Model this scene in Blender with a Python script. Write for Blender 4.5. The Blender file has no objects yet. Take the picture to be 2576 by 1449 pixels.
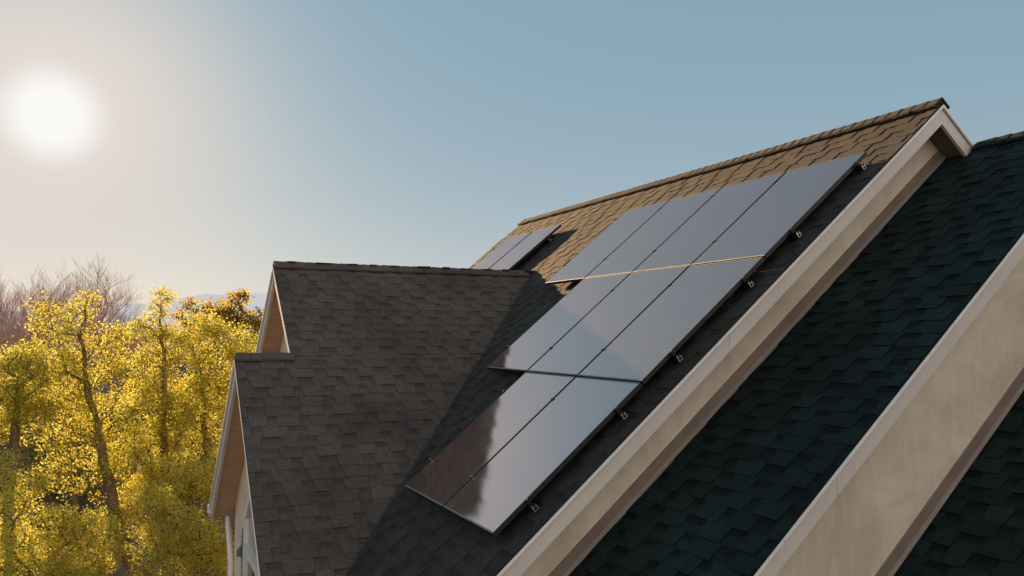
import bpy, bmesh, math, random
import numpy as np
from mathutils import Vector, Matrix

R = math.radians
sc = bpy.context.scene
col = sc.collection

# ------------------------------------------------------------------ camera
W, H, F = 2576.0, 1449.0, 2013.2
CAM = Vector((-6.102, -5.178, -1.700))
YAW, PITCH = 0.445, 0.0587
FW = Vector((math.sin(YAW) * math.cos(PITCH), math.cos(YAW) * math.cos(PITCH), math.sin(PITCH)))
RT = Vector((math.cos(YAW), -math.sin(YAW), 0.0))
UP = RT.cross(FW)
cd = bpy.data.cameras.new('camera')
co = bpy.data.objects.new('camera', cd)
col.objects.link(co)
m = Matrix(((RT.x, UP.x, -FW.x, CAM.x), (RT.y, UP.y, -FW.y, CAM.y), (RT.z, UP.z, -FW.z, CAM.z), (0, 0, 0, 1)))
co.matrix_world = m
cd.sensor_width = 36.0
cd.lens = 36.0 * F / W
cd.clip_start = 0.05
cd.clip_end = 20000
sc.camera = co


def at(px, py, depth):
    """a point of the place from its bearing (photo 2576 px wide) and its distance ahead"""
    return CAM + depth * (FW + RT * ((px - W / 2) / F) - UP * ((py - H / 2) / F))


# ------------------------------------------------------------------ light
SUN = Vector((-0.0805, 0.969, 0.234)).normalized()
SUN_EL, SUN_AZ = math.asin(SUN.z), math.atan2(SUN.x, SUN.y)
sl = bpy.data.lights.new('sun', 'SUN')
sl.energy = 12.0
sl.angle = R(0.8)
sl.color = (1.0, 0.645, 0.325)
so = bpy.data.objects.new('sun', sl)
so.rotation_euler = (-SUN).to_track_quat('-Z', 'Y').to_euler()
so.location = SUN * 60
col.objects.link(so)


class NT:
    """tiny node helper"""
    def __init__(self, tree):
        self.t = tree
        self.n = tree.nodes
        self.l = tree.links

    def node(self, typ, **kw):
        n = self.n.new(typ)
        for k, v in kw.items():
            setattr(n, k, v)
        return n

    def put(self, sock, v):
        if hasattr(v, 'is_linked') or isinstance(v, bpy.types.NodeSocket):
            self.l.new(v, sock)
        elif isinstance(v, (tuple, list)) and len(v) == 3 and sock.type == 'RGBA':
            sock.default_value = (*v, 1.0)
        else:
            sock.default_value = v

    def math(self, op, a, b=0.0, c=0.0, clamp=False):
        n = self.node('ShaderNodeMath', operation=op, use_clamp=clamp)
        self.put(n.inputs[0], a)
        self.put(n.inputs[1], b)
        self.put(n.inputs[2], c)
        return n.outputs[0]

    def mix(self, f, a, b, mode='MIX'):
        n = self.node('ShaderNodeMix', data_type='RGBA', blend_type=mode)
        self.put(n.inputs[0], f)
        self.put(n.inputs[6], a)
        self.put(n.inputs[7], b)
        return n.outputs[2]

    def noise(self, vec, scale, detail=3.0, rough=0.55, dist=0.0):
        n = self.node('ShaderNodeTexNoise')
        if vec is not None:
            self.l.new(vec, n.inputs['Vector'])
        n.inputs['Scale'].default_value = scale
        n.inputs['Detail'].default_value = detail
        n.inputs['Roughness'].default_value = rough
        n.inputs['Distortion'].default_value = dist
        return n.outputs['Fac']

    def remap(self, v, a, b, c=0.0, d=1.0):
        n = self.node('ShaderNodeMapRange')
        self.put(n.inputs[0], v)
        for i, x in enumerate((a, b, c, d)):
            n.inputs[i + 1].default_value = x
        return n.outputs[0]

    def scaled(self, vec, s):
        n = self.node('ShaderNodeMapping')
        self.l.new(vec, n.inputs['Vector'])
        n.inputs['Scale'].default_value = s
        return n.outputs[0]


# ------------------------------------------------------------------ sky
world = bpy.data.worlds.new('World')
sc.world = world
world.use_nodes = True
wt = NT(world.node_tree)
wt.n.clear()
wo = wt.node('ShaderNodeOutputWorld')
bg = wt.node('ShaderNodeBackground')
tc = wt.node('ShaderNodeTexCoord')
d = tc.outputs['Generated']
sky = wt.node('ShaderNodeTexSky')
sky.sky_type = 'NISHITA'
sky.sun_disc = False
sky.sun_elevation = SUN_EL
sky.sun_rotation = SUN_AZ
sky.air_density = 1.0
sky.dust_density = 2.0
sky.ozone_density = 1.0
xyz = wt.node('ShaderNodeSeparateXYZ')
wt.l.new(d, xyz.inputs[0])
dot = wt.node('ShaderNodeVectorMath', operation='DOT_PRODUCT')
wt.l.new(d, dot.inputs[0])
dot.inputs[1].default_value = SUN
ang = wt.math('ARCCOSINE', wt.math('MINIMUM', dot.outputs['Value'], 0.999999))
z = wt.math('MAXIMUM', xyz.outputs['Z'], 0.0)
haze = wt.math('EXPONENT', wt.math('MULTIPLY', z, -1 / 0.16))
wide = wt.math('EXPONENT', wt.math('MULTIPLY', wt.math('POWER', wt.math('DIVIDE', ang, 0.185), 2.0), -1.0))
core = wt.remap(ang, 0.064, 0.020)
for nn in wt.n:
    if nn.type == 'MAP_RANGE':
        nn.interpolation_type = 'SMOOTHSTEP'
near = wt.math('EXPONENT', wt.math('MULTIPLY', wt.math('POWER', wt.math('DIVIDE', ang, 0.125), 2.0), -1.0))
zen = wt.remap(z, 0.40, 0.85)
back_fill = wt.math('MULTIPLY', wt.remap(wt.math('MULTIPLY', xyz.outputs['Y'], -1.0), -0.05, 0.55), wt.math('EXPONENT', wt.math('MULTIPLY', z, -1 / 0.55)))
c0 = wt.mix(zen, (0.205, 0.362, 0.470), (0.085, 0.165, 0.215))
c0 = wt.mix(haze, c0, (0.600, 0.625, 0.630))
c1 = wt.mix(back_fill, c0, (1.75, 1.52, 1.36))  # added glow in the unseen sky behind the camera, fills shaded walls
sky_add = wt.mix(0.06, c1, wt.mix(1.0, sky.outputs[0], (0.10, 0.10, 0.10), 'MULTIPLY'))
c2 = wt.mix(wide, sky_add, (0.640, 0.600, 0.565))
c3 = wt.mix(near, c2, (0.800, 0.725, 0.675))
c4 = wt.mix(core, c3, (0.97, 0.955, 0.93))
wt.l.new(c4, bg.inputs[0])
bg.inputs[1].default_value = 1.0
wt.l.new(bg.outputs[0], wo.inputs[0])

sc.view_settings.view_transform = 'Standard'
sc.view_settings.look = 'None'
sc.view_settings.exposure = 0.0
sc.view_settings.gamma = 1.0
sc.render.engine = 'CYCLES'
sc.cycles.max_bounces = 10
sc.cycles.diffuse_bounces = 8
sc.cycles.transmission_bounces = 10


# ------------------------------------------------------------------ materials
def new_mat(name):
    mt = bpy.data.materials.new(name)
    mt.use_nodes = True
    t = NT(mt.node_tree)
    p = t.n['Principled BSDF']
    tcn = t.node('ShaderNodeTexCoord')
    return mt, t, p, tcn.outputs['Object']


def bump(t, p, h, strength=0.3, dist=0.01):
    b = t.node('ShaderNodeBump')
    b.inputs['Strength'].default_value = strength
    b.inputs['Distance'].default_value = dist
    t.l.new(h, b.inputs['Height'])
    t.l.new(b.outputs[0], p.inputs['Normal'])


def shingle_mat(name, light, dark, spec=0.5, rough=0.62, tint=(1, 1, 1)):
    mt, t, p, v = new_mat(name)
    at_ = t.node('ShaderNodeAttribute', attribute_name='tone')
    tone = at_.outputs['Fac']
    blot = t.noise(v, 1.1, 4)
    gran = t.noise(v, 160, 2, 0.7)
    mid = t.noise(v, 22, 3, 0.6)
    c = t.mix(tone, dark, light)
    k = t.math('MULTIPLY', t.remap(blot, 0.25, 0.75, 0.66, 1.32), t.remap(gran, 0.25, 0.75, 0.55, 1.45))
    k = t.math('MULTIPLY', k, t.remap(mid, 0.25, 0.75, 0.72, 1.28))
    g = t.node('ShaderNodeVectorMath', operation='SCALE')
    t.l.new(c, g.inputs[0])
    t.l.new(k, g.inputs['Scale'])
    t.l.new(g.outputs[0], p.inputs['Base Color'])
    p.inputs['Roughness'].default_value = rough
    p.inputs['Specular IOR Level'].default_value = spec
    p.inputs['Specular Tint'].default_value = (*tint, 1)
    bump(t, p, t.math('ADD', gran, t.math('MULTIPLY', mid, 0.8)), 0.55, 0.006)
    return mt


def plain(name, c, rough=0.6, metal=0.0, var=0.12, scale=6.0, bmp=0.0, spec=0.5):
    mt, t, p, v = new_mat(name)
    n = t.noise(v, scale, 4)
    k = t.remap(n, 0.3, 0.7, 1 - var, 1 + var)
    g = t.node('ShaderNodeVectorMath', operation='SCALE')
    g.inputs[0].default_value = c
    t.l.new(k, g.inputs['Scale'])
    t.l.new(g.outputs[0], p.inputs['Base Color'])
    p.inputs['Roughness'].default_value = rough
    p.inputs['Metallic'].default_value = metal
    p.inputs['Specular IOR Level'].default_value = spec
    if bmp:
        bump(t, p, t.noise(v, scale * 8, 4), bmp, 0.004)
    return mt


def painted(name, c, stain, amount=0.5):
    """painted board with rain streaks, grime and a few dark spots"""
    mt, t, p, v = new_mat(name)
    a = t.noise(v, 2.2, 5, 0.6, 0.6)
    b = t.noise(t.scaled(v, (3.0, 3.0, 0.6)), 9.0, 4)
    f = t.math('MULTIPLY', t.remap(a, 0.38, 0.72), t.remap(b, 0.35, 0.7, 0.3, 1.0))
    f = t.math('MULTIPLY', f, amount)
    spot = t.noise(v, 7.5, 1, 0.4)
    f2 = t.math('MAXIMUM', f, t.remap(spot, 0.765, 0.80, 0.0, 0.7))
    t.l.new(t.mix(f2, c, stain), p.inputs['Base Color'])
    p.inputs['Roughness'].default_value = 0.55
    bump(t, p, t.noise(t.scaled(v, (6, 6, 30)), 5.0, 3), 0.08, 0.004)
    return mt


def stucco_mat():
    mt, t, p, v = new_mat('stucco')
    a = t.noise(v, 1.3, 5, 0.65, 1.0)
    b = t.noise(t.scaled(v, (2.2, 2.2, 0.5)), 3.5, 5, 0.6, 0.8)
    c = t.mix(t.remap(a, 0.34, 0.66), (0.62, 0.495, 0.37), (0.83, 0.695, 0.55))
    c = t.mix(t.remap(b, 0.52, 0.74, 0, 0.42), c, (0.88, 0.80, 0.70))
    t.l.new(c, p.inputs['Base Color'])
    p.inputs['Roughness'].default_value = 0.85
    bump(t, p, t.math('ADD', t.noise(v, 70, 4), t.math('MULTIPLY', t.noise(v, 8, 3), 2.0)), 0.22, 0.006)
    return mt


def glass_panel_mat():
    mt, t, p, v = new_mat('panel_glass')
    dust = t.noise(v, 3.0, 4, 0.6, 0.5)
    speck = t.noise(v, 60, 1, 0.5)
    str_ = t.noise(t.scaled(v, (0.7, 9.0, 0.7)), 9.0, 3, 0.6)
    k = t.math('MULTIPLY', t.remap(dust, 0.35, 0.7, 0.3, 1.0), t.remap(str_, 0.35, 0.65, 0.6, 1.0))
    k = t.math('MAXIMUM', t.math('MULTIPLY', k, 0.10), t.remap(speck, 0.80, 0.83, 0.0, 0.8))
    # faint cell gaps of the all-black module: one every 16 cm each way
    sep = t.node('ShaderNodeSeparateXYZ')
    t.l.new(v, sep.inputs[0])
    gx = t.math('ABSOLUTE', t.math('SUBTRACT', t.math('FRACT', t.math('DIVIDE', sep.outputs[0], 0.1605)), 0.5))
    gy = t.math('ABSOLUTE', t.math('SUBTRACT', t.math('FRACT', t.math('DIVIDE', sep.outputs[1], 0.1600)), 0.5))
    gap = t.math('MAXIMUM', t.remap(gx, 0.485, 0.495), t.remap(gy, 0.485, 0.495))
    base = t.mix(gap, (0.010, 0.0115, 0.015), (0.006, 0.006, 0.007))
    t.l.new(t.mix(k, base, (0.36, 0.31, 0.27)), p.inputs['Base Color'])
    t.l.new(t.remap(dust, 0.3, 0.7, 0.055, 0.10), p.inputs['Roughness'])
    p.inputs['IOR'].default_value = 16.0
    p.inputs['Specular Tint'].default_value = (1.0, 0.80, 0.765, 1)
    gl = t.node('ShaderNodeBsdfGlossy')
    gl.inputs['Color'].default_value = (0.62, 0.45, 0.33, 1)
    gl.inputs['Roughness'].default_value = 0.82
    mx = t.node('ShaderNodeMixShader')
    t.l.new(t.math('ADD', 0.036, t.math('MULTIPLY', k, 0.24)), mx.inputs[0])
    t.l.new(p.outputs[0], mx.inputs[1])
    t.l.new(gl.outputs[0], mx.inputs[2])
    t.l.new(mx.outputs[0], [n for n in t.n if n.type == 'OUTPUT_MATERIAL'][0].inputs[0])
    bump(t, p, t.noise(v, 1.6, 2), 0.05, 0.004)
    return mt


def soffit_mat():
    mt, t, p, v = new_mat('soffit_wood')
    a = t.noise(t.scaled(v, (0.6, 6.0, 6.0)), 4.0, 4)
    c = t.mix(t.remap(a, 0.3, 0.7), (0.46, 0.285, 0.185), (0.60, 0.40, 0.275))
    t.l.new(c, p.inputs['Base Color'])
    p.inputs['Roughness'].default_value = 0.6
    return mt


def leaf_mat(name, c_lo, c_hi, tr_lo, tr_hi, fac=0.5):
    mt = bpy.data.materials.new(name)
    mt.use_nodes = True
    t = NT(mt.node_tree)
    t.n.clear()
    out = t.node('ShaderNodeOutputMaterial')
    a = t.node('ShaderNodeAttribute', attribute_name='tone')
    dif = t.node('ShaderNodeBsdfDiffuse')
    trn = t.node('ShaderNodeBsdfTranslucent')
    mx = t.node('ShaderNodeMixShader')
    t.l.new(t.mix(a.outputs['Fac'], c_lo, c_hi), dif.inputs[0])
    t.l.new(t.mix(a.outputs['Fac'], tr_lo, tr_hi), trn.inputs[0])
    mx.inputs[0].default_value = fac
    t.l.new(dif.outputs[0], mx.inputs[1])
    t.l.new(trn.outputs[0], mx.inputs[2])
    t.l.new(mx.outputs[0], out.inputs[0])
    return mt


def ground_mat():
    mt, t, p, v = new_mat('ground')
    a = t.noise(v, 0.25, 5)
    b = t.noise(v, 3.0, 4)
    c = t.mix(t.remap(a, 0.4, 0.62), (0.055, 0.065, 0.022), (0.14, 0.105, 0.07))
    c = t.mix(t.remap(b, 0.3, 0.7, 0, 0.4), c, (0.05, 0.045, 0.03))
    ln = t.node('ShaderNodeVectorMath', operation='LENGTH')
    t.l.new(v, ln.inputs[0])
    c = t.mix(t.remap(ln.outputs['Value'], 60, 900), c, (0.42, 0.42, 0.42))  # haze put into the colour: ground pales with distance
    t.l.new(c, p.inputs['Base Color'])
    p.inputs['Roughness'].default_value = 1.0
    p.inputs['Specular IOR Level'].default_value = 0.0
    return mt


def mountain_mat():
    """far hills: rock under kilometres of bright haze (the haze is the scattered light)"""
    mt = bpy.data.materials.new('hazy_mountain')
    mt.use_nodes = True
    t = NT(mt.node_tree)
    t.n.clear()
    out = t.node('ShaderNodeOutputMaterial')
    tcn = t.node('ShaderNodeTexCoord')
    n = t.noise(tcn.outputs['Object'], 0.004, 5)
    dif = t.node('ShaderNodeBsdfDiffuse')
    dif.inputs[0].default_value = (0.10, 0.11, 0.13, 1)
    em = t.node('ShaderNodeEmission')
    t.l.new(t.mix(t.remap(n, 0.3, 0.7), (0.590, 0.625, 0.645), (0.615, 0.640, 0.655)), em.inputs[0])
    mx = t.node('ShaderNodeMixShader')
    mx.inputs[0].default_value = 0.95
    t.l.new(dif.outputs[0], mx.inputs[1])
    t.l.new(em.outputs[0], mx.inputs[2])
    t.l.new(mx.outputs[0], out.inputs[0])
    return mt


M = dict(
    shingle=shingle_mat('brown_shingle', (0.0215, 0.0285, 0.0315), (0.006, 0.0085, 0.0095), 0.80, 0.9, (1.0, 0.77, 0.62)),
    shingle_shade=shingle_mat('shade_dark_shingle', (0.0120, 0.0262, 0.0260), (0.0028, 0.0066, 0.0066), 0.18, 0.78),  # same roof shingle, darkened: shade put into its colour
    shingle_dormer=shingle_mat('glare_lit_shingle', (0.094, 0.077, 0.067), (0.058, 0.047, 0.041), 0.45, 0.85),  # same roof shingle, lightened to imitate sun glare over the dormer
    white=painted('white_trim_paint', (0.67, 0.61, 0.56), (0.47, 0.42, 0.38), 0.35),
    drip=painted('drip_edge_paint', (0.86, 0.83, 0.80), (0.62, 0.58, 0.54), 0.5),
    flash=plain('brown_flashing', (0.235, 0.185, 0.150), 0.5, 0.0, 0.15, 3.0),
    stucco=stucco_mat(),
    soffit=soffit_mat(),
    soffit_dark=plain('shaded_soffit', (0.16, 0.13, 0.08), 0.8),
    glass=glass_panel_mat(),
    lip=plain('glint_frame_lip', (0.34, 0.34, 0.34), 0.6, 0.85, 0.05),  # lighter metal paints the sun glint along the short frame edges
    frame=plain('black_anodised_frame', (0.022, 0.022, 0.023), 0.4, 0.2, 0.05),
    alu=plain('mill_aluminium', (0.72, 0.70, 0.67), 0.32, 1.0, 0.08),
    rail=plain('black_rail', (0.03, 0.03, 0.03), 0.4, 0.7),
    pvc=plain('white_pvc', (0.78, 0.77, 0.75), 0.35, 0.0, 0.04),
    pane=plain('dark_window_glass', (0.02, 0.022, 0.024), 0.08, 0.0, 0.1, 2.0),
    pane_light=plain('curtained_glass', (0.33, 0.32, 0.31), 0.2, 0.0, 0.1, 2.0),
    navy=plain('navy_shutter', (0.02, 0.032, 0.055), 0.45),
    bronze=plain('grey_lamp', (0.26, 0.25, 0.24), 0.4, 0.7),
    bark=plain('bark', (0.17, 0.125, 0.075), 0.9, 0, 0.3, 8.0, 0.5, 0.1),
    bark_red=plain('twig_bark', (0.46, 0.32, 0.27), 0.9, 0, 0.25, 3.0, 0.0, 0.1),  # twigs lightened to imitate haze and sun glare
    leaf_gold=leaf_mat('golden_leaf', (0.27, 0.225, 0.035), (0.50, 0.46, 0.115), (0.50, 0.43, 0.05), (0.74, 0.74, 0.19), 0.63),
    leaf_front=leaf_mat('golden_leaf_brightened', (0.36, 0.30, 0.045), (0.62, 0.56, 0.14), (0.62, 0.54, 0.06), (0.86, 0.84, 0.22), 0.60),  # golden leaf with extra light put into its colour for shaded front trees
    leaf_olive=leaf_mat('olive_leaf', (0.075, 0.052, 0.012), (0.13, 0.095, 0.02), (0.48, 0.34, 0.06), (0.72, 0.54, 0.10), 0.55),
    far_wall=plain('neighbour_wall', (0.13, 0.10, 0.085), 0.8),
    far_roof=plain('neighbour_roof', (0.11, 0.075, 0.065), 0.85, 0, 0.2, 2.0),
    ground=ground_mat(),
    mountain=mountain_mat(),
)


# ------------------------------------------------------------------ object helpers
def tag(o, label=None, cat=None, group=None, kind=None):
    if label: o['label'] = label
    if cat: o['category'] = cat
    if group: o['group'] = group
    if kind: o['kind'] = kind
    return o


def empty(name, loc=(0, 0, 0)):
    o = bpy.data.objects.new(name, None)
    o.empty_display_size = 0.2
    o.location = loc
    col.objects.link(o)
    return o


def link_mesh(name, me, mat, parent=None):
    me.materials.append(mat)
    o = bpy.data.objects.new(name, me)
    col.objects.link(o)
    if parent is not None:
        o.parent = parent
        o.location = -world_of(parent)
    return o


def world_of(o):
    v = Vector((0, 0, 0))
    while o is not None:
        v = v + o.location
        o = o.parent
    return v


class MB:
    """collects faces in world coordinates; build() links them as one mesh object"""
    def __init__(self):
        self.v, self.f, self.t = [], [], []

    def face(self, pts, tone=1.0):
        n = len(self.v)
        self.v += [tuple(p) for p in pts]
        self.f.append(tuple(range(n, n + len(pts))))
        self.t.append(tone)

    def prism(self, poly, ext, tone=1.0):
        """closed prism: polygon swept along ext"""
        poly = [Vector(p) for p in poly]
        ext = Vector(ext)
        nrm = Vector((0, 0, 0))
        for i in range(len(poly)):
            nrm += poly[i].cross(poly[(i + 1) % len(poly)])
        if nrm.dot(ext) > 0:
            poly = poly[::-1]
        top = [p + ext for p in poly]
        n = len(self.v)
        k = len(poly)
        self.v += [tuple(p) for p in poly] + [tuple(p) for p in top]
        self.f.append(tuple(range(n, n + k)))
        self.f.append(tuple(range(n + 2 * k - 1, n + k - 1, -1)))
        for i in range(k):
            j = (i + 1) % k
            self.f.append((n + j, n + i, n + k + i, n + k + j))
        self.t += [tone] * (k + 2)

    def box(self, c, a, b, d_):
        """box from its centre and three half-vectors"""
        c, a, b, d_ = Vector(c), Vector(a), Vector(b), Vector(d_)
        self.prism([c - a - b - d_, c + a - b - d_, c + a + b - d_, c - a + b - d_], 2 * d_)

    def abox(self, lo, hi):
        lo, hi = Vector(lo), Vector(hi)
        h = (hi - lo) / 2
        self.box((lo + hi) / 2, (h.x, 0, 0), (0, h.y, 0), (0, 0, h.z))

    def tube(self, pts, radii, seg=6, cap=True):
        pts = [Vector(p) for p in pts]
        n0 = len(self.v)
        for i, p in enumerate(pts):
            a = pts[max(i - 1, 0)]
            b = pts[min(i + 1, len(pts) - 1)]
            dr = (b - a)
            if dr.length < 1e-9: dr = Vector((0, 0, 1))
            dr.normalize()
            s = dr.orthogonal().normalized() if abs(dr.z) > 0.95 else dr.cross(Vector((0, 0, 1))).normalized()
            q = dr.cross(s)
            for k in range(seg):
                an = 2 * math.pi * k / seg
                self.v.append(tuple(p + radii[i] * (math.cos(an) * s + math.sin(an) * q)))
        for i in range(len(pts) - 1):
            for k in range(seg):
                a = n0 + i * seg + k
                b = n0 + i * seg + (k + 1) % seg
                self.f.append((a, b, b + seg, a + seg))
                self.t.append(1.0)
        if cap:
            self.f.append(tuple(n0 + k for k in range(seg - 1, -1, -1)))
            e = n0 + (len(pts) - 1) * seg
            self.f.append(tuple(e + k for k in range(seg)))
            self.t += [1.0, 1.0]

    def mesh(self, name, smooth=False, bevel=0.0):
        me = bpy.data.meshes.new(name)
        me.from_pydata(self.v, [], self.f)
        a = me.attributes.new('tone', 'FLOAT', 'FACE')
        a.data.foreach_set('value', self.t)
        if bevel:
            bm = bmesh.new()
            bm.from_mesh(me)
            bmesh.ops.bevel(bm, geom=bm.edges[:], offset=bevel, segments=1, affect='EDGES', profile=0.5)
            bm.to_mesh(me)
            bm.free()
        if smooth:
            me.polygons.foreach_set('use_smooth', [True] * len(me.polygons))
        me.update()
        return me

    def build(self, name, mat, parent=None, smooth=False, bevel=0.0):
        return link_mesh(name, self.mesh(name, smooth, bevel), mat, parent)


# ------------------------------------------------------------------ shingled slopes
EXPO = 0.1435


def poly_span(poly, v):
    """range of u inside a convex polygon at height v"""
    xs = []
    n = len(poly)
    for i in range(n):
        (u0, v0), (u1, v1) = poly[i], poly[(i + 1) % n]
        if (v0 - v) * (v1 - v) <= 0 and abs(v1 - v0) > 1e-9:
            xs.append(u0 + (u1 - u0) * (v - v0) / (v1 - v0))
    if len(xs) < 2: return None
    return min(xs), max(xs)


def shingle_slope(o, eu, ev, poly, seed, deck=0.10, base_h=0.004, tab_h=0.0115):
    """laminated shingles: a base strip and raised dragon-tooth tabs for every course.
    o origin, eu along the course, ev up the slope; poly in (u, v)."""
    rng = random.Random(seed)
    eu, ev, o = Vector(eu).normalized(), Vector(ev).normalized(), Vector(o)
    en = eu.cross(ev).normalized()
    if en.z < 0: en = -en
    mb = MB()
    fx = [rng.uniform(0, 6.28) for _ in range(4)]

    def P(u, v, h):
        w = 0.0018 * (math.sin(u * 3.1 + fx[0] + v * 1.3) + math.sin(u * 7.3 - v * 4.1 + fx[1]))
        s = 0.0018 * math.sin(u * 2.2 + fx[2] + v * 5.0) + 0.001 * math.sin(u * 9.0 + fx[3])
        return o + eu * u + ev * (v + s) + en * (h + w)
    # deck slab
    umin, umax = min(p[0] for p in poly), max(p[0] for p in poly)
    inset = lambda u: min(max(u, umin + 0.058), umax - 0.058)
    pl = [o + eu * inset(u) + ev * v - en * 0.012 for u, v in poly]
    mb.prism(pl, -en * deck, 0.6)
    v0 = min(p[1] for p in poly)
    v1 = max(p[1] for p in poly)
    # continuous starter strip along the rake
    mb.prism([o + eu * u + ev * v - en * 0.014 for u, v in ((umin - 0.002, v0), (umin + 0.055, v0), (umin + 0.055, v1), (umin - 0.002, v1))], en * 0.016, 0.3)
    nc = int(math.ceil((v1 - v0) / EXPO))
    for i in range(nc):
        va = v0 + i * EXPO
        vb = va + EXPO
        sa = poly_span(poly, min(va + 0.3 * EXPO, v1 - 1e-4))
        sb = poly_span(poly, min(vb, v1) - 1e-4)
        if sa is None or sb is None: continue
        ua, ub = min(sa[0], sb[0]), max(sa[1], sb[1])
        vt = min(vb + 0.012, v1)
        # segment boundaries
        u = ua - rng.uniform(0, 0.3)
        tab = rng.random() < 0.5
        run_tone = 0.75
        while u < ub:
            wseg = rng.uniform(0.15, 0.27) if tab else rng.uniform(0.09, 0.21)
            if rng.random() < 0.18: run_tone = rng.uniform(0.55, 1.0)
            x0, x1 = max(u, ua), min(u + wseg, ub)
            if x1 - x0 > 0.01:
                hb = base_h + rng.uniform(-0.001, 0.001)
                tn = min(1.0, max(0.0, run_tone + rng.uniform(-0.22, 0.22)))
                if not tab:
                    vm = va + EXPO * rng.uniform(0.50, 0.60)
                    h0, hm, ht = hb, hb * 0.6, 0.0005
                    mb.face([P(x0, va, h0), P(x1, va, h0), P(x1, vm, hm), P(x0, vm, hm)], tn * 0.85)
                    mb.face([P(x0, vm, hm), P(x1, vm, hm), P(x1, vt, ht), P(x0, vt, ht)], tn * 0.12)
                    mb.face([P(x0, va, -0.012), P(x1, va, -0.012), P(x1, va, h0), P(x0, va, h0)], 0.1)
                else:
                    h0 = tab_h + rng.uniform(-0.002, 0.003)
                    ht = 0.006
                    sl_ = rng.uniform(0.001, 0.007)
                    l0, r0 = (x0 + sl_ if x0 > ua else x0), (x1 - sl_ if x1 < ub else x1)
                    l1, r1 = (x0 - sl_ if x0 > ua else x0), (x1 + sl_ if x1 < ub else x1)
                    dv = rng.uniform(-0.004, 0.002)
                    a, b, c_, d_ = P(l0, va + dv, h0), P(r0, va + dv, h0), P(r1, vt, ht), P(l1, vt, ht)
                    mb.face([a, b, c_, d_], tn)
                    A, B, Cc, D = P(l0, va + dv, -0.012), P(r0, va + dv, -0.012), P(r1, vt, -0.01), P(l1, vt, -0.01)
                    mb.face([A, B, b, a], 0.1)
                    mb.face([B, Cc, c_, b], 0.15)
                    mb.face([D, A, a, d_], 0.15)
            u += wseg
            tab = not tab
    return mb


def ridge_caps(p0, p1, nl, nr, width, seed, expo=0.143, lift=0.0):
    """overlapping folded cap shingles along a ridge; nl, nr are unit down-slope directions"""
    rng = random.Random(seed)
    p0, p1, nl, nr = Vector(p0), Vector(p1), Vector(nl), Vector(nr)
    L = (p1 - p0).length
    e = (p1 - p0) / L
    upv = -(nl + nr).normalized()
    mb = MB()
    if lift:
        for nn, s in ((nl, 1), (nr, -1)):
            q = p0 + e * 0.01
            pts = [q - upv * 0.02, q + nn * (width - 0.02) - upv * 0.02, q + nn * (width - 0.02) + upv * (lift - .001), q + upv * (lift - .001)]
            mb.prism(pts, e * (L - 0.02), 0.0)
        p0 = p0 + upv * lift
    for i in range(int(L / expo)):
        a = p0 + e * (i * expo)
        b = p0 + e * min(L, i * expo + expo * 1.35)
        h0 = 0.019 + rng.uniform(-0.002, 0.002)
        h1 = 0.010
        tn = rng.uniform(0.45, 1.0)
        wl, wr = width + rng.uniform(-.004, .004), width + rng.uniform(-.004, .004)
        rad = 0.028
        prof = lambda q, h: [q + nl * wl + upv * h, q + nl * rad + upv * h, q + upv * (h - 0.004) , q + nr * rad + upv * h, q + nr * wr + upv * h]
        A, B = prof(a, h0), prof(b, h1)
        for k in range(4):
            mb.face([A[k], A[k + 1], B[k + 1], B[k]], tn)
            lo = upv * 0.02
            mb.face([A[k] - lo, A[k + 1] - lo, A[k + 1], A[k]], 0.05)
        for s in (0, 4):
            lo = upv * 0.02
            mb.face([A[s], B[s], B[s] - lo, A[s] - lo], 0.1)
    return mb


# ------------------------------------------------------------------ house
TT = 0.8165
TH = math.atan(TT)
CO, SI = math.cos(TH), math.sin(TH)
GZ = -9.6
house = empty('house', (0.8, 2.0, GZ))
tag(house, 'large beige stucco house with steep stepped gables and dark shingle roofs carrying solar panels', 'house')
UPL = Vector((CO, 0, SI))        # up the slope facing the camera
UPR = Vector((-CO, 0, SI))       # up the far slope
XR1, ZR1 = 0.82, 0.515           # main ridge
Q0, Q1, Q2 = -0.155, -0.905, -2.40
XR2, ZR2 = 1.2795, 0.14          # ridge of the lower step
QR = ZR1 + TT * XR1              # far slope: z = QR - TT*x
XR3 = (QR - Q2) / (2 * TT)
ZR3 = TT * XR3 + Q2
Y0, YW0 = -0.165, 0.08           # rake and gable wall of the main roof
Y1, YW1 = -1.38, -1.135          # rake and gable wall of the middle roof
YL = 8.90                        # far rake
YE = -5.6

SH = 0.012                       # shingle seat just under the nominal plane


def slope_left(xr, zr, x_eave, ya, yb, seed, name, mat, label=None):
    o = Vector((xr, 0, zr)) - Vector((-SI, 0, CO)) * SH
    L = (xr - x_eave) / CO
    mb = shingle_slope(o, (0, 1, 0), UPL, [(ya - 0.016, -L), (yb, -L), (yb, 0), (ya - 0.016, 0)], seed, base_h=0.003, tab_h=0.0085 if seed == 11 else 0.011)
    r = mb.build(name, mat, house)
    if label: r['label'] = label
    return r


def slope_right(xr, zr, x_eave, ya, yb, name, mat):
    L = (x_eave - xr) / CO
    o = Vector((xr, 0, zr)) - Vector((SI, 0, CO)) * SH
    mb = shingle_slope(o, (0, 1, 0), UPR, [(ya, -L), (yb, -L), (yb, 0), (ya, 0)], hash(name) % 97)
    return mb.build(name, mat, house)


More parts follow.
